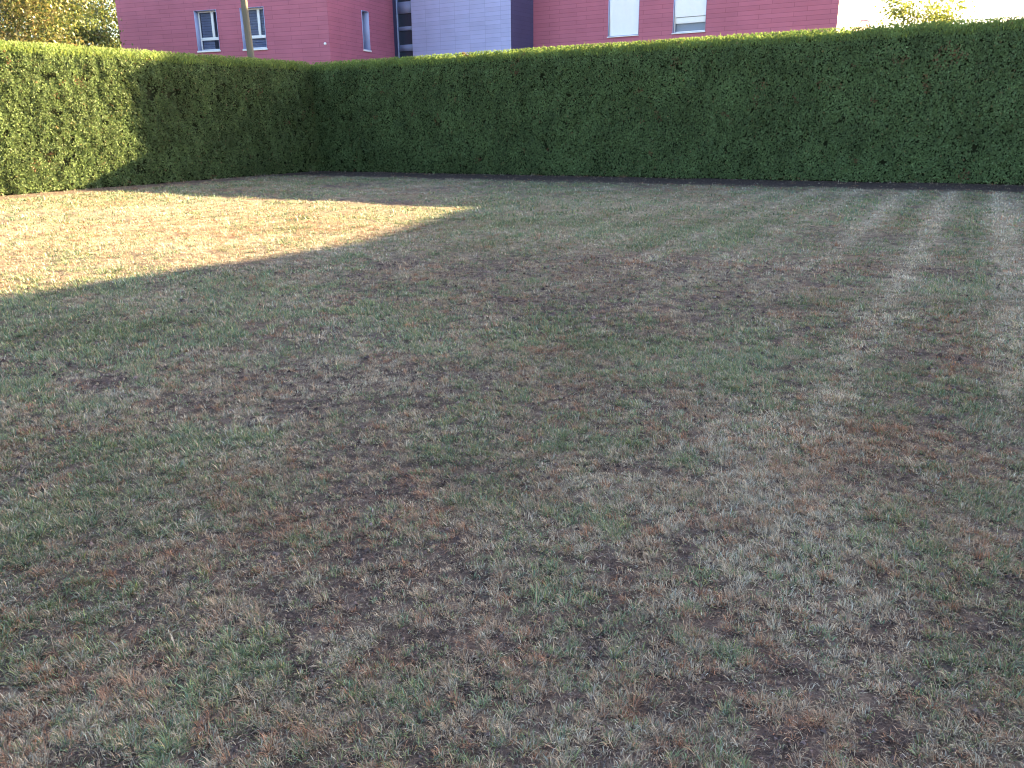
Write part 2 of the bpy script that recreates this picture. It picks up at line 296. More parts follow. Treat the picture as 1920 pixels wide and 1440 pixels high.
# ---------------------------------------------------------------- lawn (one sheet to the horizon)
def build_lawn():
    m, t, N, L, p = mat_new('lawn_ground')
    at = N.new('ShaderNodeAttribute'); at.attribute_name = 'Col'
    tc = N.new('ShaderNodeTexCoord')
    n1 = N.new('ShaderNodeTexNoise'); n1.inputs['Scale'].default_value = 95; n1.inputs['Detail'].default_value = 8; n1.inputs['Roughness'].default_value = 0.8
    n2 = N.new('ShaderNodeTexNoise'); n2.inputs['Scale'].default_value = 11; n2.inputs['Detail'].default_value = 6
    L.new(tc.outputs['Object'], n1.inputs['Vector']); L.new(tc.outputs['Object'], n2.inputs['Vector'])
    ad = N.new('ShaderNodeMath'); ad.operation = 'ADD'; L.new(n1.outputs['Fac'], ad.inputs[0]); L.new(n2.outputs['Fac'], ad.inputs[1])
    mr = N.new('ShaderNodeMapRange'); mr.inputs['From Min'].default_value = 0.75; mr.inputs['From Max'].default_value = 1.25
    mr.inputs['To Min'].default_value = 0.25; mr.inputs['To Max'].default_value = 1.75
    L.new(ad.outputs[0], mr.inputs['Value'])
    mu = N.new('ShaderNodeVectorMath'); mu.operation = 'SCALE'; L.new(at.outputs['Color'], mu.inputs[0]); L.new(mr.outputs[0], mu.inputs['Scale'])
    L.new(mu.outputs[0], p.inputs['Base Color']); p.inputs['Roughness'].default_value = 0.95; p.inputs['Specular IOR Level'].default_value = 0.1
    b = N.new('ShaderNodeBump'); b.inputs['Strength'].default_value = 1.0; b.inputs['Distance'].default_value = 0.035
    L.new(n1.outputs['Fac'], b.inputs['Height']); L.new(b.outputs[0], p.inputs['Normal'])
    rr = [0.25]
    while rr[-1] < 45: rr.append(rr[-1]*1.016 + 0.004)
    while rr[-1] < 4500: rr.append(rr[-1]*1.25)
    rr = np.array(rr)
    th = np.concatenate([np.arange(-76, 76, 0.3), np.arange(76, 284, 4.0)])*math.pi/180
    nt_, nr = len(th), len(rr)
    RR, TH = np.meshgrid(rr, th, indexing='ij')
    x = (RR*np.sin(TH)).ravel(); y = (RR*np.cos(TH)).ravel()
    soil, green, red, pale, dR, dL = lawn_fields(x, y)
    c = lawn_colour(soil, green, red, pale)
    d = np.hypot(x, y)
    thatch = C_SOIL*1.0
    kb = 0.80-0.45*sstep(6, 16, d)
    k = np.clip((1-kb)*soil+kb, 0, 1)*np.where(d > 40, 0.4, 1)
    c = c*(1-k)[:, None] + thatch*k[:, None]
    foot = soil*(dR < 4)*(dL > 0) ; c = c*(1-0.38*np.clip(foot, 0, 1))[:, None]      # bare earth, with the hedge's shade painted into its colour
    z = (ground_z(x, y))
    v = np.stack([x, y, z], 1)
    v = np.concatenate([v, [[0, 0, float(ground_z(np.zeros(1), np.zeros(1))[0])]]]); c = np.concatenate([c, [C_SOIL]])
    i = np.arange(nr-1)[:, None]; j = np.arange(nt_)[None, :]; j2 = (j+1) % nt_
    q = np.stack([i*nt_+j, i*nt_+j2, (i+1)*nt_+j2, (i+1)*nt_+j], -1).reshape(-1, 4)[:, ::-1]
    jj = np.arange(nt_); tri = np.stack([np.full(nt_, nr*nt_), (jj+1) % nt_, jj], 1)[:, ::-1]
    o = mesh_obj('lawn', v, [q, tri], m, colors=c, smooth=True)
    o.data.polygons  # upward facing
    tag(o, kind='structure')
    return o

def ground_z(x, y):
    d = np.hypot(x, y)
    return (0.05*(fbm(x, y, 1.6, 101, 2)-0.5) + 0.022*(fbm(x, y, 0.25, 105, 2)-0.5))*np.where(d < 60, 1, 0)

# ---------------------------------------------------------------- grass
def build_grass():
    V = []; F4 = []; F3 = []; C = []; base = 0
    #      r0   r1   clusters/m2 blades  radius width length  loose/m2
    bands = [(1.15, 2.6, 3600, 18, 0.013, 0.0017, 0.0245, 13000),
             (2.6, 4.2, 2900, 16, 0.015, 0.0020, 0.026, 9000),
             (4.2, 6.5, 1900, 14, 0.018, 0.0026, 0.028, 5600),
             (6.5, 10., 850, 11, 0.026, 0.0037, 0.032, 2400),
             (10., 16., 340, 9, 0.04, 0.0060, 0.036, 800),
             (16., 38., 70, 8, 0.08, 0.0115, 0.044, 110),
             (-1., 0., 3.2, 10, 0.06, 0.0090, 0.115, 30)]
    half = R(47)
    for (r0, r1, nc, nb, rad, wid, ln, nl) in bands:
        area = half*(r1*r1-r0*r0)
        hf = R(72) if r1 < 7 else R(58) if r1 < 12 else R(44); area = hf*(r1*r1-r0*r0) if r0 > 0 else 90.0
        def samp(n):
            if r0 < 0:       # uncut fringe and litter along the foot of the two hedges
                a = rng.random(n) < 0.65; t = np.where(a, rng.uniform(0, 28, n), rng.uniform(0, 15, n)); q = rng.exponential(0.16 if n < 1200 else 0.8, n)+0.03
                px = R0[0]+np.where(a, DR[0]*t-NR[0]*q, DL[0]*t-NL[0]*q); py = R0[1]+np.where(a, DR[1]*t-NR[1]*q, DL[1]*t-NL[1]*q)
                return px, py
            rr = np.sqrt(rng.uniform(r0*r0, r1*r1, n)); a = rng.uniform(-hf, hf, n)
            return rr*np.sin(a), rr*np.cos(a)
        cx, cy = samp(int(nc*area))
        so, gr, re, pa, dR, dL = lawn_fields(cx, cy)
        gate = sstep(0.30, 0.62, 0.6*fbm(cx, cy, 0.13, 141, 2)+0.4*fbm(cx, cy, 0.05, 145, 1))
        keep = (dR > 0.02) & (dL > 0.02) & ((rng.random(len(cx)) > 0.95*so) | (r0 < 0)) & (rng.random(len(cx)) < np.maximum(0.52+0.48*gate, 0.95*gr))
        cx, cy, so, gr, re, pa = [q[keep] for q in (cx, cy, so, gr, re, pa)]
        n = len(cx)
        # what the tuft is: 0 green 1 red-brown 2 pale 3 tan
        u = rng.random(n)
        pg = 0.22+0.73*gr; pr = (1-pg)*(0.04+0.50*re); pp = (1-pg-pr)*np.clip(0.08+0.85*pa, 0, 1)
        kind = np.where(u < pg, 0, np.where(u < pg+pr, 1, np.where(u < pg+pr+pp, 2, 3)))
        size = np.clip(rng.lognormal(0, 0.32, n), 0.5, 2.0)*np.where(kind == 0, 0.75+0.45*gr, 1.0)*(1-0.35*so)
        cnt = np.maximum(3, (nb*size*np.where(kind == 1, 1.5, 1.0)).astype(int))
        idx = np.repeat(np.arange(n), cnt); nbl = len(idx)
        ang = rng.uniform(0, 2*math.pi, nbl); q = np.sqrt(rng.random(nbl))
        rr_ = rad*(0.6+0.5*size[idx])*q
        bx = cx[idx]+rr_*np.cos(ang); by = cy[idx]+rr_*np.sin(ang)
        az = ang + rng.normal(0, 0.9, nbl)
        # mown grass leans together, by patch
        lean = 2*math.pi*fbm(cx, cy, 1.4, 131, 2)[idx]
        wl = 0.5
        dxx = np.cos(az)+wl*np.cos(lean); dyy = np.sin(az)+wl*np.sin(lean); az = np.arctan2(dyy, dxx)
        tilt = np.clip(0.22+0.75*q+rng.normal(0, 0.28, nbl), 0.05, 1.4)
        L_ = ln*size[idx]*rng.uniform(0.55, 1.25, nbl)
        W_ = wid*rng.uniform(0.6, 1.4, nbl)*np.where(kind[idx] == 0, 1.1, 0.9)
        kd = kind[idx]
        flip = rng.random(nbl); kd = np.where((kd == 0) & (flip < 0.22), np.where(flip < 0.10, 2, 3), kd); kd = np.where((kd > 0) & (flip > 0.90), 3, kd)
        z0 = np.zeros(nbl)
        # loose, lying dead blades
        lx, ly = samp(int(nl*area)); so2, gr2, re2, pa2, dR2, dL2 = lawn_fields(lx, ly)
        k2 = (dR2 > 0.02) & (dL2 > 0.02) & (rng.random(len(lx)) > (0.0 if r0 < 0 else 0.25 if r1 < 7 else 0.92)*so2*so2)
        lx, ly, so2, gr2, re2, pa2 = [t_[k2] for t_ in (lx, ly, so2, gr2, re2, pa2)]
        n2 = len(lx); u2 = rng.random(n2)
        kd2 = np.where(u2 < 0.42*gr2+0.05, 0, np.where(u2 < 0.42*gr2+0.12+0.30*re2, 1, np.where(u2 < 0.55+0.3*pa2, 2, 3)))
        kd2 = np.where(rng.random(n2) < 0.45+0.25*so2, 4, kd2)
        bx = np.concatenate([bx, lx]); by = np.concatenate([by, ly]); az = np.concatenate([az, rng.uniform(0, 2*math.pi, n2)])
        tilt = np.concatenate([tilt, rng.uniform(1.15, 1.56, n2)]); L_ = np.concatenate([L_, ln*rng.uniform(0.35, 1.25, n2)])
        W_ = np.concatenate([W_, wid*rng.uniform(0.5, 1.1, n2)]); kd = np.concatenate([kd, kd2]); z0 = np.concatenate([z0, rng.uniform(0.001, 0.014, n2)])
        nB = len(bx)
        pal = np.array([C_GREEN, C_RED, C_PALE, C_TAN, [0.125, 0.090, 0.072]])
        cc = pal[kd]*np.clip(np.exp(rng.normal(-0.02, 0.32, nB)), 0.4, 1.7)[:, None]
        pb = np.concatenate([pa[idx], pa2]); cc = cc*(1+0.7*np.clip(pb-1, 0, 0.5))[:, None]
        hue = rng.normal(0, 0.10, nB)
        cc = cc*np.stack([1+hue, np.ones(nB), 1-hue*0.8], 1)
        bl = (kd == 0) & (rng.random(nB) < 0.25); cc[bl] = cc[bl]*np.array([0.75, 0.95, 1.25])      # bluish blades
        yg = (kd == 0) & (rng.random(nB) < 0.2); cc[yg] = cc[yg]*np.array([1.55, 1.30, 0.95])
        gz = ground_z(bx, by)
        dh = np.stack([np.cos(az), np.sin(az)], 1)
        pw = np.stack([-np.sin(az+rng.normal(0, 0.5, nB)), np.cos(az+rng.normal(0, 0.5, nB))], 1)*W_[:, None]*0.5
        h1 = L_*0.5*np.cos(tilt); f1 = L_*0.5*np.sin(tilt)
        t2 = np.minimum(tilt+rng.uniform(0.0, 0.6, nB), 1.70)
        h2 = h1+L_*0.5*np.cos(t2); f2 = f1+L_*0.5*np.sin(t2)
        zb = gz+z0-0.002
        P = np.zeros((nB, 5, 3)); b2 = np.stack([bx, by], 1)
        P[:, 0, :2] = b2-pw; P[:, 1, :2] = b2+pw; P[:, 0, 2] = P[:, 1, 2] = zb
        m2 = b2+dh*f1[:, None]
        P[:, 2, :2] = m2+pw*0.85; P[:, 3, :2] = m2-pw*0.85; P[:, 2, 2] = P[:, 3, 2] = zb+h1+0.002
        P[:, 4, :2] = b2+dh*f2[:, None]; P[:, 4, 2] = np.maximum(zb+h2, gz+0.002)
        V.append(P.reshape(-1, 3))
        i = base+5*np.arange(nB)
        F4.append(np.stack([i, i+1, i+2, i+3], 1)); F3.append(np.stack([i+3, i+2, i+4], 1))
        ct = cc*np.array([1.15, 1.08, 1.0])
        C.append(np.stack([cc*0.95, cc*0.95, cc, cc, ct], 1).reshape(-1, 3))
        base += 5*nB
    print('grass blades', base//5)
    o = mesh_obj('grass', np.concatenate(V), [np.concatenate(F4), np.concatenate(F3)], mat_leaf('grass_blade', 0.15, 0.04, 0.5, 0.12, 1.5), colors=np.concatenate(C))
    tag(o, 'patchy drought-worn lawn grass, green tufts among straw and rust-brown dead ones', 'grass', kind='stuff')

# ---------------------------------------------------------------- clipped hedges
HH = 4.12
def leaf_kites(pos, d, w, ln, wd):
    """folded kite leaves: pos base, d long direction, w width direction"""
    n = len(pos)
    P = np.zeros((n, 4, 3))
    P[:, 0] = pos; P[:, 1] = pos+d*(ln*0.45)[:, None]+w*(wd*0.5)[:, None]
    P[:, 2] = pos+d*ln[:, None]; P[:, 3] = pos+d*(ln*0.45)[:, None]-w*(wd*0.5)[:, None]
    return P
def norm(a): return a/np.maximum(np.linalg.norm(a, axis=1, keepdims=True), 1e-9)

def build_hedge(label, along, outn, s0, s1, thick, seed, vis, holes, slant, tint, h0, h1):
    g = np.random.default_rng(seed)
    a3 = np.array([along[0], along[1], 0]); n3 = np.array([outn[0], outn[1], 0]); z3 = np.array([0, 0, 1.0])
    org = np.array([R0[0], R0[1], 0])
    mid = R0+along*(s0+s1)/2
    root = empty('hedge', (mid[0], mid[1], 0))
    tag(root, label, 'hedge')
    base = np.array([mid[0], mid[1], 0])
    # inner mass of stems and old wood: a lumpy box 0.16 m inside the clipped surface
    m = MB()
    nx = int((s1-s0)/0.5); nz = 9
    def core(s, z, depth):   # depth measured inwards
        return tuple(org+a3*s+z3*(z*(h0+h1*s))-n3*depth-base)
    ss = np.linspace(s0+0.2, s1-0.2, nx); zz = np.linspace(0.0, HH-0.14, nz)
    for i in range(nx-1):
        for j in range(nz-1):
            for dd in (0.20, thick-0.20):
                q = [(ss[i], zz[j]), (ss[i+1], zz[j]), (ss[i+1], zz[j+1]), (ss[i], zz[j+1])]
                m.quad(*[core(s, z, dd+(0.10 if z > HH-0.6 else 0)*(1 if dd < 0.5 else -1)) for s, z in q])
        m.quad(core(ss[i], HH-0.14, 0.3), core(ss[i+1], HH-0.14, 0.3), core(ss[i+1], HH-0.14, thick-0.3), core(ss[i], HH-0.14, thick-0.3))
    for s in (ss[0], ss[-1]):
        m.quad(core(s, 0, 0.2), core(s, 0, thick-0.2), core(s, HH-0.14, thick-0.3), core(s, HH-0.14, 0.3))
    m.build('branches', mat_hedge_wood, root, loc=(0, 0, 0))
    # foliage sprays
    def surf_noise(s, z):
        return 0.15*(fbm(s, z, 0.8, seed+3, 2)-0.5)+0.16*(fbm(s*1.0, z*0.7, 0.22, seed+7, 2)-0.5)
    Ps = []; Cs = []
    def add(n, front, dens_scale=1.0):
        s = g.uniform(vis[0], vis[1], n) if front == 'front' else g.uniform(s0, s1, n)
        if front == 'back': z = g.uniform(0.02, HH, n)
        else: z = 0.02+(HH-0.02)*g.random(n)
        dn = surf_noise(s, z)
        hole = fbm(s, z, 0.34, seed+21, 2)
        if front == 'front':
            k = (hole < holes + 0.05*(z > 3.3)) | (g.random(n) < 0.12)
            s, z, dn, hole = s[k], z[k], dn[k], hole[k]; n = len(s)
        rnd = np.clip((z-(HH-0.42))/0.42, 0, 1)             # rounded shoulder
        foot = np.clip((0.55-z)/0.55, 0, 1)
        depth = 0.02-dn+g.exponential(0.030, n)-0.02+0.26*rnd**2+0.10*foot*fbm(s, z, 0.5, seed+33, 2)
        sg = 1.0
        if front == 'back': depth = thick-depth; sg = -1.0
        pos = org+a3*s[:, None]+z3*z[:, None]-n3*depth[:, None]
        # spray axis
        lr = g.normal(slant, 0.75, n); ud = g.normal(0.55, 0.65, n)+1.6*rnd; oo = sg*np.abs(g.normal(0.45, 0.3, n))*(1-0.7*rnd)
        d = norm(a3*lr[:, None]+z3*ud[:, None]+n3*oo[:, None])
        nn = norm(n3*sg*g.uniform(0.7, 1.3, n)[:, None]+z3*g.normal(0.25, 0.38, n)[:, None]+a3*g.normal(0, 0.42, n)[:, None])
        w = norm(np.cross(d, nn))
        # colour of the spray
        v = np.exp(g.normal(0, 0.22, n))*(0.78+0.44*fbm(s, z, 0.9, seed+41, 3))
        cg = np.array(tint)
        c = cg*v[:, None]
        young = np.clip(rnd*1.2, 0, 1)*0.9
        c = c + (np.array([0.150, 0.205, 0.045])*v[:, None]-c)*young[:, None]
        br = (fbm(s, z, 0.55, seed+51, 3) > 0.77) & (g.random(n) < 0.3)
        c[br] = np.array([0.16, 0.085, 0.045])*v[br, None]
        dry = g.random(n) < 0.012
        c[dry] = np.array([0.17, 0.13, 0.06])*v[dry, None]
        # each spray: a fan of leaflets
        for (da, f, lf) in ((0.0, 1.0, 0.0), (0.55, 0.8, 0.25), (-0.55, 0.8, 0.25)):
            dd = norm(d*math.cos(da)+w*math.sin(da))
            ww = norm(w*math.cos(da)-d*math.sin(da)+nn*g.normal(0, 0.35, n)[:, None])
            ln = f*g.uniform(0.042, 0.088, n)*dens_scale; wd = ln*g.uniform(0.26, 0.42, n)*(1-0.35*rnd)
            P = leaf_kites(pos+d*(lf*0.05), dd, ww, ln, wd)
            Ps.append(P); Cs.append(np.repeat(c*g.uniform(0.9, 1.1, n)[:, None], 4, axis=0))
    Lv = vis[1]-vis[0]
    add(int(Lv*HH*1550), 'front')
    add(int((s1-s0)*HH*40), 'back', 2.2)
    # sides out of the picture, coarser
    for a, b in ((s0, vis[0]), (vis[1], s1)):
        if b-a > 0.1:
            sv = vis; vis2 = (a, b); 
            vis_keep = vis; vis = vis2; add(int((b-a)*HH*90), 'front', 1.7); vis = vis_keep
    # clipped top: short upright shoots, over the top and the shoulder
    n = int((s1-s0)*thick*620)
    s = g.uniform(s0, s1, n); t = g.uniform(0.05, thick-0.05, n)
    edge = np.minimum(t, thick-t); dip = 0.26*np.clip((0.42-edge)/0.42, 0, 1)**2
    lump = 0.07*(fbm(s, t, 0.7, seed+61, 3)-0.5)+0.09*(fbm(s, s*0+2.0, 3.5, seed+66, 2)-0.5)
    pos = org+a3*s[:, None]-n3*t[:, None]+z3*(HH-0.16-dip+lump)[:, None]
    d = norm(z3+a3*g.normal(0, 0.28, n)[:, None]+n3*(g.normal(0, 0.25, n)+0.5*np.clip((0.42-t)/0.42, 0, 1))[:, None])
    yaw = g.uniform(0, math.pi, n)
    w = norm(np.cross(d, a3*np.cos(yaw)[:, None]+n3*np.sin(yaw)[:, None]))
    ln = g.uniform(0.11, 0.21, n); wd = g.uniform(0.018, 0.034, n)
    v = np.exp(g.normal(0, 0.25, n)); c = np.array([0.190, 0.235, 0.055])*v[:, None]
    P = leaf_kites(pos, d, w, ln, wd)
    Ps.append(P); Cs.append(np.repeat(c, 4, axis=0))
    # a few stray shoots standing proud
    n = int((s1-s0)*2.0); s = g.uniform(s0, s1, n); t = g.uniform(0.1, thick-0.1, n)
    pos = org+a3*s[:, None]-n3*t[:, None]+z3*(HH-0.10)
    d = norm(z3+a3*g.normal(0, 0.3, n)[:, None]); w = norm(np.cross(d, n3+0*d))
    P = leaf_kites(pos, d, w, g.uniform(0.15, 0.30, n), g.uniform(0.02, 0.035, n)); Ps.append(P)
    Cs.append(np.repeat(np.array([[0.14, 0.17, 0.05]]), 4*n, axis=0))
    P = np.concatenate(Ps).reshape(-1, 3)
    P[:, 2] *= h0+h1*((P-org)@a3)          # the clipping line is not quite level
    P = P-base; nq = len(P)//4
    i = 4*np.arange(nq)
    F = np.concatenate([np.stack([i, i+1, i+2], 1), np.stack([i, i+2, i+3], 1)])
    mesh_obj('foliage', P, F, mat_hedge_leaf, root, colors=np.concatenate(Cs))
    print('hedge leaflets', nq)
    return root

mat_hedge_wood = mat_plain('hedge_wood', (0.026, 0.030, 0.015), 0.95, 0.5, 9.0, 0.05, 0.6)
mat_hedge_leaf = mat_leaf('hedge_leaf', 0.30, 0.02, 0.5, 0.18, 1.2)

# ---------------------------------------------------------------- trees
def build_tree(name, label, base, height, trunk_r, crown_z0, crown_r, leaves, leaf_len, palette, seed, limbs=9, droop=0.0, group=None, clump=0.55, dens_low=1.0, bark=(0.20, 0.15, 0.10), fork=0.35):
    g = np.random.default_rng(seed); rr = random.Random(seed)
    root = empty(name, (base[0], base[1], 0)); tag(root, label, 'tree', group)
    wood = MB(); tips = []
    top = Vector((rr.uniform(-.4, .4), rr.uniform(-.4, .4), height*0.80))
    tp = [Vector((0, 0, 0.0)), Vector((0.05, 0.02, height*0.15)), Vector((0.02, -0.04, height*0.33)), Vector((top.x*.5, top.y*.5, height*0.55)), top]
    wood.tube(tp, [trunk_r*1.35, trunk_r, trunk_r*.86, trunk_r*.6, trunk_r*.18], 10)
    def on_trunk(t):
        x = t*(len(tp)-1); i = min(int(x), len(tp)-2); return tp[i].lerp(tp[i+1], x-i)
    for k in range(limbs):
        t = fork+(0.97-fork)*k/max(1, limbs-1)
        p0 = on_trunk(t); a = k*2.399+rr.uniform(-.4, .4)
        h = (p0.z-crown_z0)/(height-crown_z0); reach = crown_r*max(0.25, math.sin(math.pi*min(0.97, 0.18+0.78*max(h, 0.0))))*rr.uniform(.75, 1.1)
        dirv = Vector((math.cos(a), math.sin(a), rr.uniform(.25, .8)))
        p3 = p0+Vector((dirv.x*reach, dirv.y*reach, dirv.z*reach*0.75-droop*reach))
        p1 = p0.lerp(p3, .33)+Vector((0, 0, reach*.12)); p2 = p0.lerp(p3, .68)+Vector((rr.uniform(-.1, .1), rr.uniform(-.1, .1), reach*.10))
        r0 = trunk_r*(.55-.3*t)
        wood.tube([p0, p1, p2, p3], [r0, r0*.7, r0*.45, r0*.12], 6)
        pts = [p0, p1, p2, p3]
        for q in (.35, .5, .65, .8, .95):
            x = q*3; i = min(int(x), 2); pp = pts[i].lerp(pts[i+1], x-i)
            tips.append(pp)
            for _ in range(2):
                e = pp+Vector((rr.uniform(-1, 1), rr.uniform(-1, 1), rr.uniform(-.5-droop, .9)))*clump*1.25
                wood.tube([pp, pp.lerp(e, .5)+Vector((0, 0, .06)), e], [r0*.28, r0*.17, r0*.05], 4); tips.append(e)
    tips.append(top)
    wood.build('trunk', mat_plain(name+'_bark', bark, 0.9, 0.35, 12.0, 0.1, 0.5, stretch=(1, 1, 0.25)), root)
    T = np.array([tuple(t) for t in tips]); wt = g.uniform(0.3, 1.2, len(T)); wt *= np.where(T[:, 2] < crown_z0+0.8, dens_low, 1); wt /= wt.sum()
    k = g.choice(len(T), leaves, p=wt)
    off = g.normal(0, 1, (leaves, 3))*clump*np.array([.62, .62, .48]); off[:, 2] -= droop*np.abs(off[:, 0])*.6
    pos = T[k]+off
    d = norm(g.normal(0, 1, (leaves, 3))+np.array([0, 0, -0.4-droop])); nn = norm(g.normal(0, 1, (leaves, 3))+np.array([0, 0, .5])); w = norm(np.cross(d, nn))
    ln = leaf_len*g.uniform(.7, 1.35, leaves); wd = ln*g.uniform(.40, .62, leaves)
    P = leaf_kites(pos, d, w, ln, wd).reshape(-1, 3)
    pal = np.array(palette); tone = g.uniform(.75, 1.3, len(T)); hue = g.choice(len(pal), len(T))
    pick = np.where(g.random(leaves) < .6, hue[k], g.choice(len(pal), leaves))
    c = 0.78*pal[pick]*(tone[k]*g.uniform(.8, 1.2, leaves))[:, None]
    i = 4*np.arange(leaves); F = np.concatenate([np.stack([i, i+1, i+2], 1), np.stack([i, i+2, i+3], 1)])
    mesh_obj('crown', P, F, mat_leaf(name+'_leaf', 0.40, 0.04, 0.4, 0.2, 1.0), root, colors=np.repeat(c, 4, axis=0))
    return root

# ---------------------------------------------------------------- buildings
def wall_panel(name, mat, parent, O, ux, L0, L1, z0, z1, holes=(), back=None):
    """outer skin of a wall in its own X (along) / Z frame; holes = (x0,x1,z0,z1); back = side depth"""
    xs = sorted({L0, L1, *[h[0] for h in holes], *[h[1] for h in holes]}); zs = sorted({z0, z1, *[h[2] for h in holes], *[h[3] for h in holes]})
    m = MB()
    for i in range(len(xs)-1):
        for j in range(len(zs)-1):
            cx, cz = (xs[i]+xs[i+1])/2, (zs[j]+zs[j+1])/2
            if any(h[0] < cx < h[1] and h[2] < cz < h[3] for h in holes): continue
            m.quad((xs[i], 0, zs[j]), (xs[i+1], 0, zs[j]), (xs[i+1], 0, zs[j+1]), (xs[i], 0, zs[j+1]))
    return m.build(name, mat, parent, loc=(O[0], O[1], 0), rz=math.atan2(ux[1], ux[0]))

def frame_ring(m, x0, x1, z0, z1, t, y0, y1):
    m.box(x0, x1, y0, y1, z0, z0+t); m.box(x0, x1, y0, y1, z1-t, z1)
    m.box(x0, x0+t, y0, y1, z0+t, z1-t); m.box(x1-t, x1, y0, y1, z0+t, z1-t)

def reveal(parent, O, rz, x0, x1, z0, z1, depth, mat, lip=0.03):
    m = MB()   # thin metal lining of the opening, standing a little proud of the wall
    t = 0.012
    m.box(x0, x0+t, -lip, depth, z0, z1); m.box(x1-t, x1, -lip, depth, z0, z1)
    m.box(x0+t, x1-t, -lip, depth, z1-t, z1); m.box(x0+t, x1-t, -lip-0.05, depth, z0, z0+0.02)
    return m.build('reveal', mat, parent, loc=(O[0], O[1], 0), rz=rz)

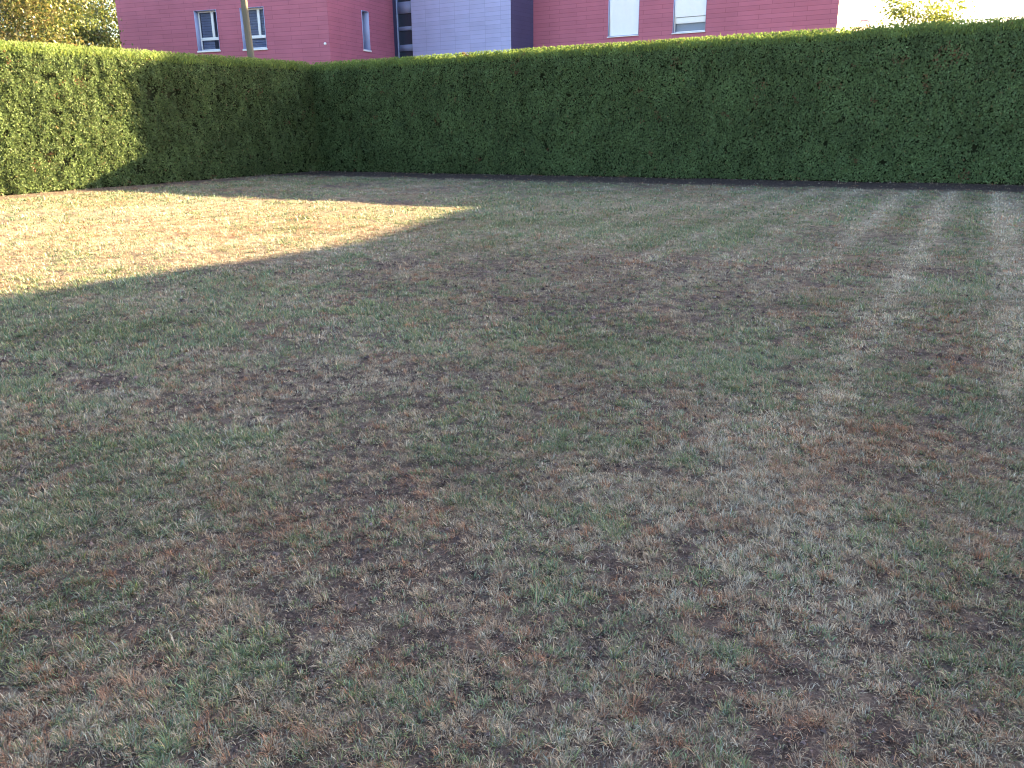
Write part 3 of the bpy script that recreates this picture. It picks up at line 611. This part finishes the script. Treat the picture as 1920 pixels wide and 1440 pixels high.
def build_building():
    base = np.array([1.607, 57.378]); U = np.array([0.84416, -0.53610]); V = np.array([0.53610, 0.84416])
    root = empty('apartment_building', (base[0], base[1], 0))
    tag(root, 'apartment building of two raspberry red blocks joined by a lavender blue tower, beyond the hedges', 'building')
    aU = math.atan2(U[1], U[0])
    def W(u, v): return base*0+U*u+V*v      # relative to the root
    red = mat_cladding('red_cladding', (0.49, 0.150, 0.215), 0.37)
    blue = mat_cladding('blue_cladding', (0.44, 0.465, 0.74), 0.0, 1.17, 0.25, 0.009, 0.72, 0.05)
    navy = mat_plain('navy_panel', (0.055, 0.05, 0.11), 0.6, 0.1)
    white = mat_plain('white_frame', (0.80, 0.80, 0.80), 0.45, 0.04)
    lav = mat_plain('reveal_metal', (0.42, 0.47, 0.72), 0.5, 0.05)
    cream = mat_plain('cream_panel', (0.80, 0.74, 0.64), 0.7, 0.05)
    pink = mat_plain('pink_panel', (0.13, 0.075, 0.135), 0.7, 0.05)
    shut = mat_plain('shutter_slats', (0.82, 0.82, 0.86), 0.5, 0.03)
    blindm = mat_plain('blind_slats', (0.62, 0.63, 0.78), 0.6, 0.1); roomm = mat_plain('dark_curtain', (0.30, 0.29, 0.30), 0.9, 0.2)
    roofm = mat_plain('roof_felt', (0.12, 0.12, 0.13), 0.9, 0.2)
    glass, t, N, L, p = mat_new('window_glass')
    p.inputs['Base Color'].default_value = (0.03, 0.035, 0.06, 1); p.inputs['Roughness'].default_value = 0.03; p.inputs['Specular IOR Level'].default_value = 0.6
    trn = N.new('ShaderNodeBsdfTransparent'); trn.inputs[0].default_value = (0.75, 0.82, 0.95, 1); gx = N.new('ShaderNodeMixShader'); gx.inputs[0].default_value = 0.55
    L.new(p.outputs[0], gx.inputs[1]); L.new(trn.outputs[0], gx.inputs[2]); L.new(gx.outputs[0], N['Material Output'].inputs[0])
    no = N.new('ShaderNodeTexNoise'); no.inputs['Scale'].default_value = 1.3; bm_ = N.new('ShaderNodeBump'); bm_.inputs['Strength'].default_value = 0.04
    tc = N.new('ShaderNodeTexCoord'); L.new(tc.outputs['Object'], no.inputs['Vector']); L.new(no.outputs['Fac'], bm_.inputs['Height']); L.new(bm_.outputs[0], p.inputs['Normal'])
    dglass = mat_plain('stair_glass', (0.035, 0.045, 0.07), 0.15, 0.2, 1.0, 0.5)
    sp = mat_plain('spandrel_panel', (0.24, 0.28, 0.45), 0.5, 0.06)
    # ---- right red block
    H = 14.8
    h4 = (5.31, 7.32, 6.84, 9.60); h5 = (9.49, 11.46, 6.78, 9.60)
    wall_panel('wall', red, root, W(0, 0), U, 0, 18.7, 0, H, (h4, h5))
    m = MB(); m.quad((0, 0, 0), (1.4, 0, 0), (1.4, 0, H), (0, 0, H)); m.build('end_panel', cream, root, loc=(*W(18.7, 0), 0), rz=math.atan2(V[1], V[0]))
    m = MB(); m.quad((0, 0, 0), (0.66, 0, 0), (0.66, 0, H), (0, 0, H)); m.build('end_strip', pink, root, loc=(*W(18.7, 1.4), 0), rz=math.atan2(V[1], V[0]))
    m = MB()     # rest of the right block, set back behind the end wall
    m.quad((18.7, 2.06, 0), (18.2, 2.06, 0), (18.2, 2.06, H), (18.7, 2.06, H)); m.quad((18.2, 2.06, 0), (18.2, 12, 0), (18.2, 12, H), (18.2, 2.06, H))
    m.quad((18.2, 12, 0), (0, 12, 0), (0, 12, H), (18.2, 12, H))
    m.build('rear_wall', red, root, rz=aU)
    m = MB(); m.box(0, 18.78, -0.08, 12.05, H, H+0.25); m.build('roof', roofm, root, rz=aU)
    for (x0, x1, z0, z1), closed in ((h4, 1), (h5, 0)):
        O = W(0, 0)
        m = MB(); frame_ring(m, x0+0.012, x1-0.012, z0+0.02, z1-0.012, 0.07, 0.17, 0.25)
        if not closed: m.box(x0+0.08, x1-0.08, 0.16, 0.24, z0+0.52, z0+0.84)
        w = m.build('window', white, root, loc=(*O, 0), rz=aU, bevel=0.006)
        mm = MB(); mm.quad((x0+0.05, 0.21, z0+0.05), (x1-0.05, 0.21, z0+0.05), (x1-0.05, 0.21, z1-0.05), (x0+0.05, 0.21, z1-0.05)); mm.build('pane', glass, w)
        reveal(w, (0, 0), 0, x0, x1, z0, z1, 0.26, lav)
        mm = MB(); mm.quad((x0-0.1, 0.32, z0-0.1), (x1+0.1, 0.32, z0-0.1), (x1+0.1, 0.32, z1+0.1), (x0-0.1, 0.32, z1+0.1)); mm.build('curtain', shut, w)
        mm = MB(); mm.box(x0-0.04, x1+0.02, -0.09, 0.165, z0-0.05, z0-0.002); mm.build('sill', white, w, bevel=0.008)
        mm = MB(); zb = z0+(0.05 if closed else 0.86); ns = int((z1-0.02-zb)/0.055); hs_ = (z1-0.02-zb)/ns
        for k in range(ns):
            za = zb+k*hs_; xa, xb = x0+0.10, x1-0.04
            mm.quad((xa, 0.105, za), (xb, 0.105, za), (xb, 0.098, za+hs_*0.5), (xa, 0.098, za+hs_*0.5)); mm.quad((xa, 0.098, za+hs_*0.5), (xb, 0.098, za+hs_*0.5), (xb, 0.105, za+hs_), (xa, 0.105, za+hs_))
        mm.box(xa, xb, 0.108, 0.13, zb, z1-0.02); mm.build('shutter', shut, w)
        mm = MB(); mm.box(x0+0.05, x0+0.10, 0.06, 0.15, z0+0.02, z1-0.02); mm.build('guide_rail', white, w)
        mm = MB(); mm.box(x1-0.04, x1-0.014, 0.06, 0.15, z0+0.02, z1-0.02); mm.build('guide_rail', white, w)
    # ---- blue tower
    u0, u1, vb, Hb = -7.76, 0.0, -2.69, 15.6
    wall_panel('tower_wall', blue, root, W(u0, vb), U, 0, u1-u0, 0, Hb)
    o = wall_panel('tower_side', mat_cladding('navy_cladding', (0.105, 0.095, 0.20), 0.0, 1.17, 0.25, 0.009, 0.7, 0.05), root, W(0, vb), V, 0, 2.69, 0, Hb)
    m = MB(); m.quad((u0, 8, 0), (u0, vb, 0), (u0, vb, Hb), (u0, 8, Hb)); m.quad((0, 0, H), (0, 8, H), (0, 8, Hb), (0, 0, Hb)); m.quad((0, 8, 0), (u0, 8, 0), (u0, 8, Hb), (0, 8, Hb)); m.build('rear_wall', blue, root, rz=aU)
    m = MB(); m.box(u0-0.05, 0.05, vb-0.06, 8.05, Hb, Hb+0.2); m.build('roof', roofm, root, rz=aU)
    # ---- stair glazing strip between the left block and the tower
    vs = -2.44; x0, x1 = -9.60, u0-0.003
    k2 = MB(); k2.box(-9.24, -9.13, vs-0.05, vs+0.10, 0, H)
    st = k2.build('stair_window', sp, root, rz=aU)
    # spandrels at the heights seen above the hedge
    for a, b in ((6.60, 7.00), (7.88, 8.13), (8.94, 9.65), (10.5, 10.75), (11.6, 12.3)):
        kk = MB(); kk.box(-9.13, x1, vs, vs+0.10, a, b); kk.build('spandrel', sp, st)
    gl = MB(); gl.quad((-9.13, vs+0.07, 0), (x1, vs+0.07, 0), (x1, vs+0.07, H), (-9.13, vs+0.07, H)); gl.build('pane', dglass, st)
    dk = MB(); dk.quad((-10.2, vs+0.03, 0), (-9.24, vs+0.03, 0), (-9.24, vs+0.03, H), (-10.2, vs+0.03, H)); dk.build('joint_panel', navy, root, rz=aU)
    # ---- left red block, turned a little
    c0 = np.array([-10.468, 52.191]); UL = np.array([0.93678, -0.34992]); VL = np.array([0.34992, 0.93678])
    aL = math.atan2(UL[1], UL[0]); aV = math.atan2(VL[1], VL[0]); rel = c0-base
    w1 = (-9.49, -7.83, 6.36, 8.67); w2 = (-6.08, -4.38, 6.33, 8.65); w3 = (3.90, 4.74, 6.38, 8.66)
    wall_panel('wall', red, root, rel, UL, -15.56, 0, 0, H, (w1, w2))
    wall_panel('side_wall', red, root, rel, VL, 0, 8.05, 0, H, (w3,))
    m = MB(); m.quad((8.05, 0.0, 0), (8.62, 0.0, 0), (8.62, 0.0, H), (8.05, 0.0, H)); m.build('corner_panel', navy, root, loc=(*rel, 0), rz=aV)
    m = MB(); m.quad((-15.56, 11, 0), (-15.56, 0, 0), (-15.56, 0, H), (-15.56, 11, H)); m.quad((0, 11, 0), (-15.56, 11, 0), (-15.56, 11, H), (0, 11, H)); m.quad((0, 8.6, 0), (0, 11, 0), (0, 11, H), (0, 8.6, H)); m.build('rear_wall', red, root, loc=(*rel, 0), rz=aL)
    m = MB(); m.box(-15.62, 0.06, -0.08, 11.05, H, H+0.25); m.build('roof', roofm, root, loc=(*rel, 0), rz=aL)
    for n, ((x0, x1, z0, z1), rz) in enumerate(((w1, aL), (w2, aL), (w3, aV))):
        O = rel; dp = 0.40 if n < 2 else 0.55
        m = MB(); frame_ring(m, x0+0.012, x1-0.012, z0+0.02, z1-0.012, 0.085, dp-0.09, dp)
        if n < 2:
            zt = z0+0.62; xm = x0+0.98
            m.box(x0+0.097, x1-0.097, dp-0.10, dp-0.01, zt, zt+0.17); m.box(xm, xm+0.17, dp-0.105, dp-0.012, zt+0.17, z1-0.097)
        else:
            m.box(x0+0.097, x1-0.097, dp-0.10, dp-0.01, z0+0.62, z0+0.76)
        w = m.build('window', white, root, loc=(*O, 0), rz=rz, bevel=0.008)
        mm = MB(); mm.quad((x0+0.05, dp-0.04, z0+0.05), (x1-0.05, dp-0.04, z0+0.05), (x1-0.05, dp-0.04, z1-0.05), (x0+0.05, dp-0.04, z1-0.05)); mm.build('pane', glass, w)
        reveal(w, (0, 0), 0, x0, x1, z0, z1, dp, lav)
        if n < 2:
            mm = MB(); xe = x0+0.97 if n == 0 else x0+1.5
            for k in range(15): mm.quad((x0+0.11, dp+0.06, z0+0.12+k*0.148), (xe, dp+0.06, z0+0.12+k*0.148), (xe, dp+0.02, z0+0.12+k*0.148+0.125), (x0+0.11, dp+0.02, z0+0.12+k*0.148+0.125))
            mm.build('blind', blindm, w)
        mm = MB(); mm.quad((x0-0.3, dp+0.5, z0-0.3), (x1+0.3, dp+0.5, z0-0.3), (x1+0.3, dp+0.5, z1+0.3), (x0-0.3, dp+0.5, z1+0.3)); mm.build('curtain', roomm, w)
        mm = MB(); mm.box(x0-0.03, x1+0.05, -0.09, 0.20, z0-0.09, z0-0.002); mm.build('sill', white, w, bevel=0.008)
    m = MB(); m.tube([(-0.30, -0.07, 6.42), (-0.30, -0.05, 6.42), (-0.30, 0.01, 6.42)], [0.03, 0.075, 0.085], 16)
    m.build('wall_vent', white, root, loc=(*rel, 0), rz=aL, smooth=False)

def build_shadow_house():
    """unseen house added right of the picture, roof shaped to throw the near garden shadow"""
    A = np.array([SUN_H.x, SUN_H.y]); Wd = np.array([SUN_H.y, -SUN_H.x])      # towards the sun / across
    o = Wd*(-14.4)+A*45.0
    root = empty('shadow_house', (o[0], o[1], 0), math.atan2(Wd[1], Wd[0]))
    tag(root, 'unseen tall house added to cast the near garden shadow, hipped tile roof, right of the hedge corner', 'house')
    Lw, D, E = 26.0, 10.0, 11.81
    wallm = mat_plain('house_render', (0.48, 0.43, 0.36), 0.9, 0.1, 1.5); tile = mat_plain('roof_tile', (0.19, 0.085, 0.055), 0.85, 0.3, 9, 0.2, 0.5)
    fr = mat_plain('house_window_frame', (0.7, 0.7, 0.68), 0.5, 0.05); gls = mat_plain('house_window_glass', (0.04, 0.05, 0.06), 0.08, 0.2, 1, 0.6)
    m = MB(); m.box(0.25, Lw-0.25, 0.25, D-0.25, 0, E-0.02); m.build('wall', wallm, root)
    rows = [(-0.75, E), (2.9, 13.72), (5.1, 17.2)]
    m = MB(); dd = [0, 1.5, D/2]
    def ring(k): x = rows[k][0]; y = dd[k]; z = rows[k][1]; return [(x, y, z), (Lw-x, y, z), (Lw-x, D-y, z), (x, D-y, z)]
    rg = [ring(0), ring(1), ring(2)]
    for a, b in zip(rg, rg[1:]):
        for k in range(4): m.quad(a[k], a[(k+1) % 4], b[(k+1) % 4], b[k])
    m.quad(*[(x, y, z) for x, y, z in rg[0]][::-1])
    m.build('roof', tile, root)
    for i in range(8):
        for z in (1.0, 4.6, 8.2):
            x = 1.8+i*2.95
            f = MB(); frame_ring(f, x, x+1.3, z, z+1.6, 0.09, 0.17, 0.24); w = f.build('window', fr, root)
            q = MB(); q.quad((x+.05, .22, z+.05), (x+1.25, .22, z+.05), (x+1.25, .22, z+1.55), (x+.05, .22, z+1.55)); q.build('pane', gls, w)

def build_pole():
    b = (-10.30, 36.0)
    root = empty('utility_pole', (b[0], b[1], 0))
    tag(root, 'weathered grey wooden utility pole in front of the left red block, its right side sunlit', 'pole')
    m = MB(); H = 8.2
    pts = []; rad = []
    for k in range(9):
        t = k/8; pts.append((-0.26*t+0.012*math.sin(7*t), 0.02*math.sin(5*t), H*t)); rad.append(0.165-0.045*t)
    m.tube(pts, rad, 14); m.build('shaft', mat_plain('pole_wood', (0.16, 0.14, 0.11), 0.9, 0.35, 14, 0.1, 0.5, stretch=(1, 1, 0.08)), root, smooth=True)
    m = MB(); m.box(-0.85, 0.40, -0.20, -0.12, 7.7, 7.8); m.build('crossarm', mat_plain('crossarm_wood', (0.22, 0.19, 0.16), 0.9, 0.3, 10), root)

def build_lamp():
    root = empty('street_lamp', (22.2, 55.0, 0), R(-10))
    tag(root, 'slim grey street lamp with a short arm, left of the small tree', 'street lamp')
    g = mat_plain('lamp_metal', (0.40, 0.42, 0.45), 0.4, 0.1, 4, 0.5)
    m = MB(); m.tube([(0, 0, 0), (0, 0, 3), (0, 0, 7.45), (-0.03, 0, 7.60), (-0.14, 0, 7.66)], [0.09, 0.07, 0.045, 0.04, 0.035], 10); m.build('post', g, root)
    m = MB(); m.box(-0.72, -0.12, -0.11, 0.11, 7.62, 7.71); m.build('lamp_head', g, root, bevel=0.03)

def build_crumbs():
    """crumbs of earth and bits of dead leaf lying on the bare ground"""
    V = []; F = []; C = []; base = 0
    for (r0, r1, n, sz) in ((1.15, 3.0, 26000, 0.0042), (3.0, 6.0, 34000, 0.0065), (6.0, 11.0, 26000, 0.011)):
        rr = np.sqrt(rng.uniform(r0*r0, r1*r1, n)); a = rng.uniform(-R(52), R(52), n); x = rr*np.sin(a); y = rr*np.cos(a)
        so, gr, re, pa, dR, dL = lawn_fields(x, y)
        k = (dR > 0.05) & (dL > 0.05) & (rng.random(n) < 0.15+0.85*so); x, y = x[k], y[k]; n = len(x)
        s_ = sz*np.clip(rng.lognormal(0, 0.5, n), 0.4, 2.6); z = ground_z(x, y)+s_*0.25
        d = np.array([[1, 0, 0], [-.5, .87, 0], [-.5, -.87, 0], [0.1, 0, .8]])
        P = d[None]*s_[:, None, None]*rng.uniform(0.6, 1.3, (n, 4, 1)); t = rng.uniform(0, 6.28, n); c, sn = np.cos(t), np.sin(t)
        Q = np.stack([P[..., 0]*c[:, None]-P[..., 1]*sn[:, None]+x[:, None], P[..., 0]*sn[:, None]+P[..., 1]*c[:, None]+y[:, None], P[..., 2]+z[:, None]], -1)
        V.append(Q.reshape(-1, 3)); i = base+4*np.arange(n)
        F += [np.stack([i, i+1, i+3], 1), np.stack([i+1, i+2, i+3], 1), np.stack([i+2, i, i+3], 1)]
        col_ = C_SOIL*np.exp(rng.normal(0.05, 0.35, n))[:, None]; b = rng.random(n) < 0.10; col_[b] = C_TAN*0.8
        C.append(np.repeat(col_, 4, axis=0)); base += 4*n
    o = mesh_obj('earth_crumbs', np.concatenate(V), [np.concatenate(F)], mat_leaf('earth_crumb', 0.0, 0.0, 0.5, 0.1, 3.0), colors=np.concatenate(C))
    tag(o, 'crumbs of brown earth scattered over the bare patches between the grass', 'soil', kind='stuff')

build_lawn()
build_building()
build_shadow_house()
build_hedge('tall clipped conifer hedge on the left, half of it in evening sun', DL, -NL, -0.05, 24.0, 1.35, 300, (0.0, 16.0), 0.79, 0.0, (0.104, 0.142, 0.053), 1.012, -0.0037)
build_hedge('tall clipped conifer hedge across the far side of the lawn, shaded below a sunlit top', DR, -NR, -1.4, 40.0, 1.35, 500, (-0.1, 28.0), 0.84, 0.55, (0.108, 0.160, 0.066), 1.005, 0.0012)
AUT = [(0.15, 0.17, 0.045), (0.17, 0.15, 0.05), (0.11, 0.13, 0.035), (0.24, 0.20, 0.07), (0.08, 0.10, 0.03)]
GRN = [(0.14, 0.17, 0.045), (0.08, 0.11, 0.04), (0.19, 0.21, 0.05), (0.06, 0.085, 0.035)]
build_tree('broadleaf_tree', 'yellowing tree with a slim pale trunk showing above the left hedge', (-17.55, 33.3), 9.6, 0.12, 4.9, 2.1, 11000, 0.125, AUT, 41, limbs=13, droop=0.05, bark=(0.34, 0.23, 0.11), fork=0.56, dens_low=0.5)
build_tree('broadleaf_tree', 'rusty brown and green tree at the far left edge, left of the slim pale trunk', (-20.6, 34.2), 9.5, 0.16, 3.2, 2.8, 17000, 0.125, [(0.18, 0.14, 0.055), (0.13, 0.14, 0.045), (0.09, 0.10, 0.032), (0.24, 0.17, 0.07)], 42, limbs=14, droop=0.12, dens_low=1.6)
build_tree('broadleaf_tree', 'loose green tree between the slim pale trunk and the red wall', (-19.7, 40.5), 10.5, 0.17, 3.4, 1.5, 20000, 0.14, GRN, 43, limbs=14, droop=0.25, clump=0.6, dens_low=1.6)
build_tree('dark_tree', 'dense dark green tree filling the gaps behind the yellowing trees at left', (-27.2, 49.0), 12.0, 0.22, 2.8, 4.4, 22000, 0.20, [(0.08, 0.10, 0.04), (0.06, 0.08, 0.035), (0.12, 0.13, 0.05)], 45, limbs=15, droop=0.1, clump=0.8)
build_tree('tall_tree', 'tall green tree far behind, filling the sky beside the left end of the red wall', (-33.0, 73.0), 18.0, 0.30, 5.0, 5.2, 24000, 0.26, GRN, 46, limbs=17, droop=0.1, clump=1.0)
build_tree('small_tree', 'small yellow-green tree showing over the far hedge right of the red building', (17.7, 37.6), 7.0, 0.10, 2.8, 2.5, 10000, 0.15, [(0.19, 0.21, 0.035), (0.24, 0.24, 0.05), (0.13, 0.16, 0.03)], 44, limbs=13, droop=-0.1, clump=0.45)
build_pole()
build_lamp()
build_grass()
build_crumbs()
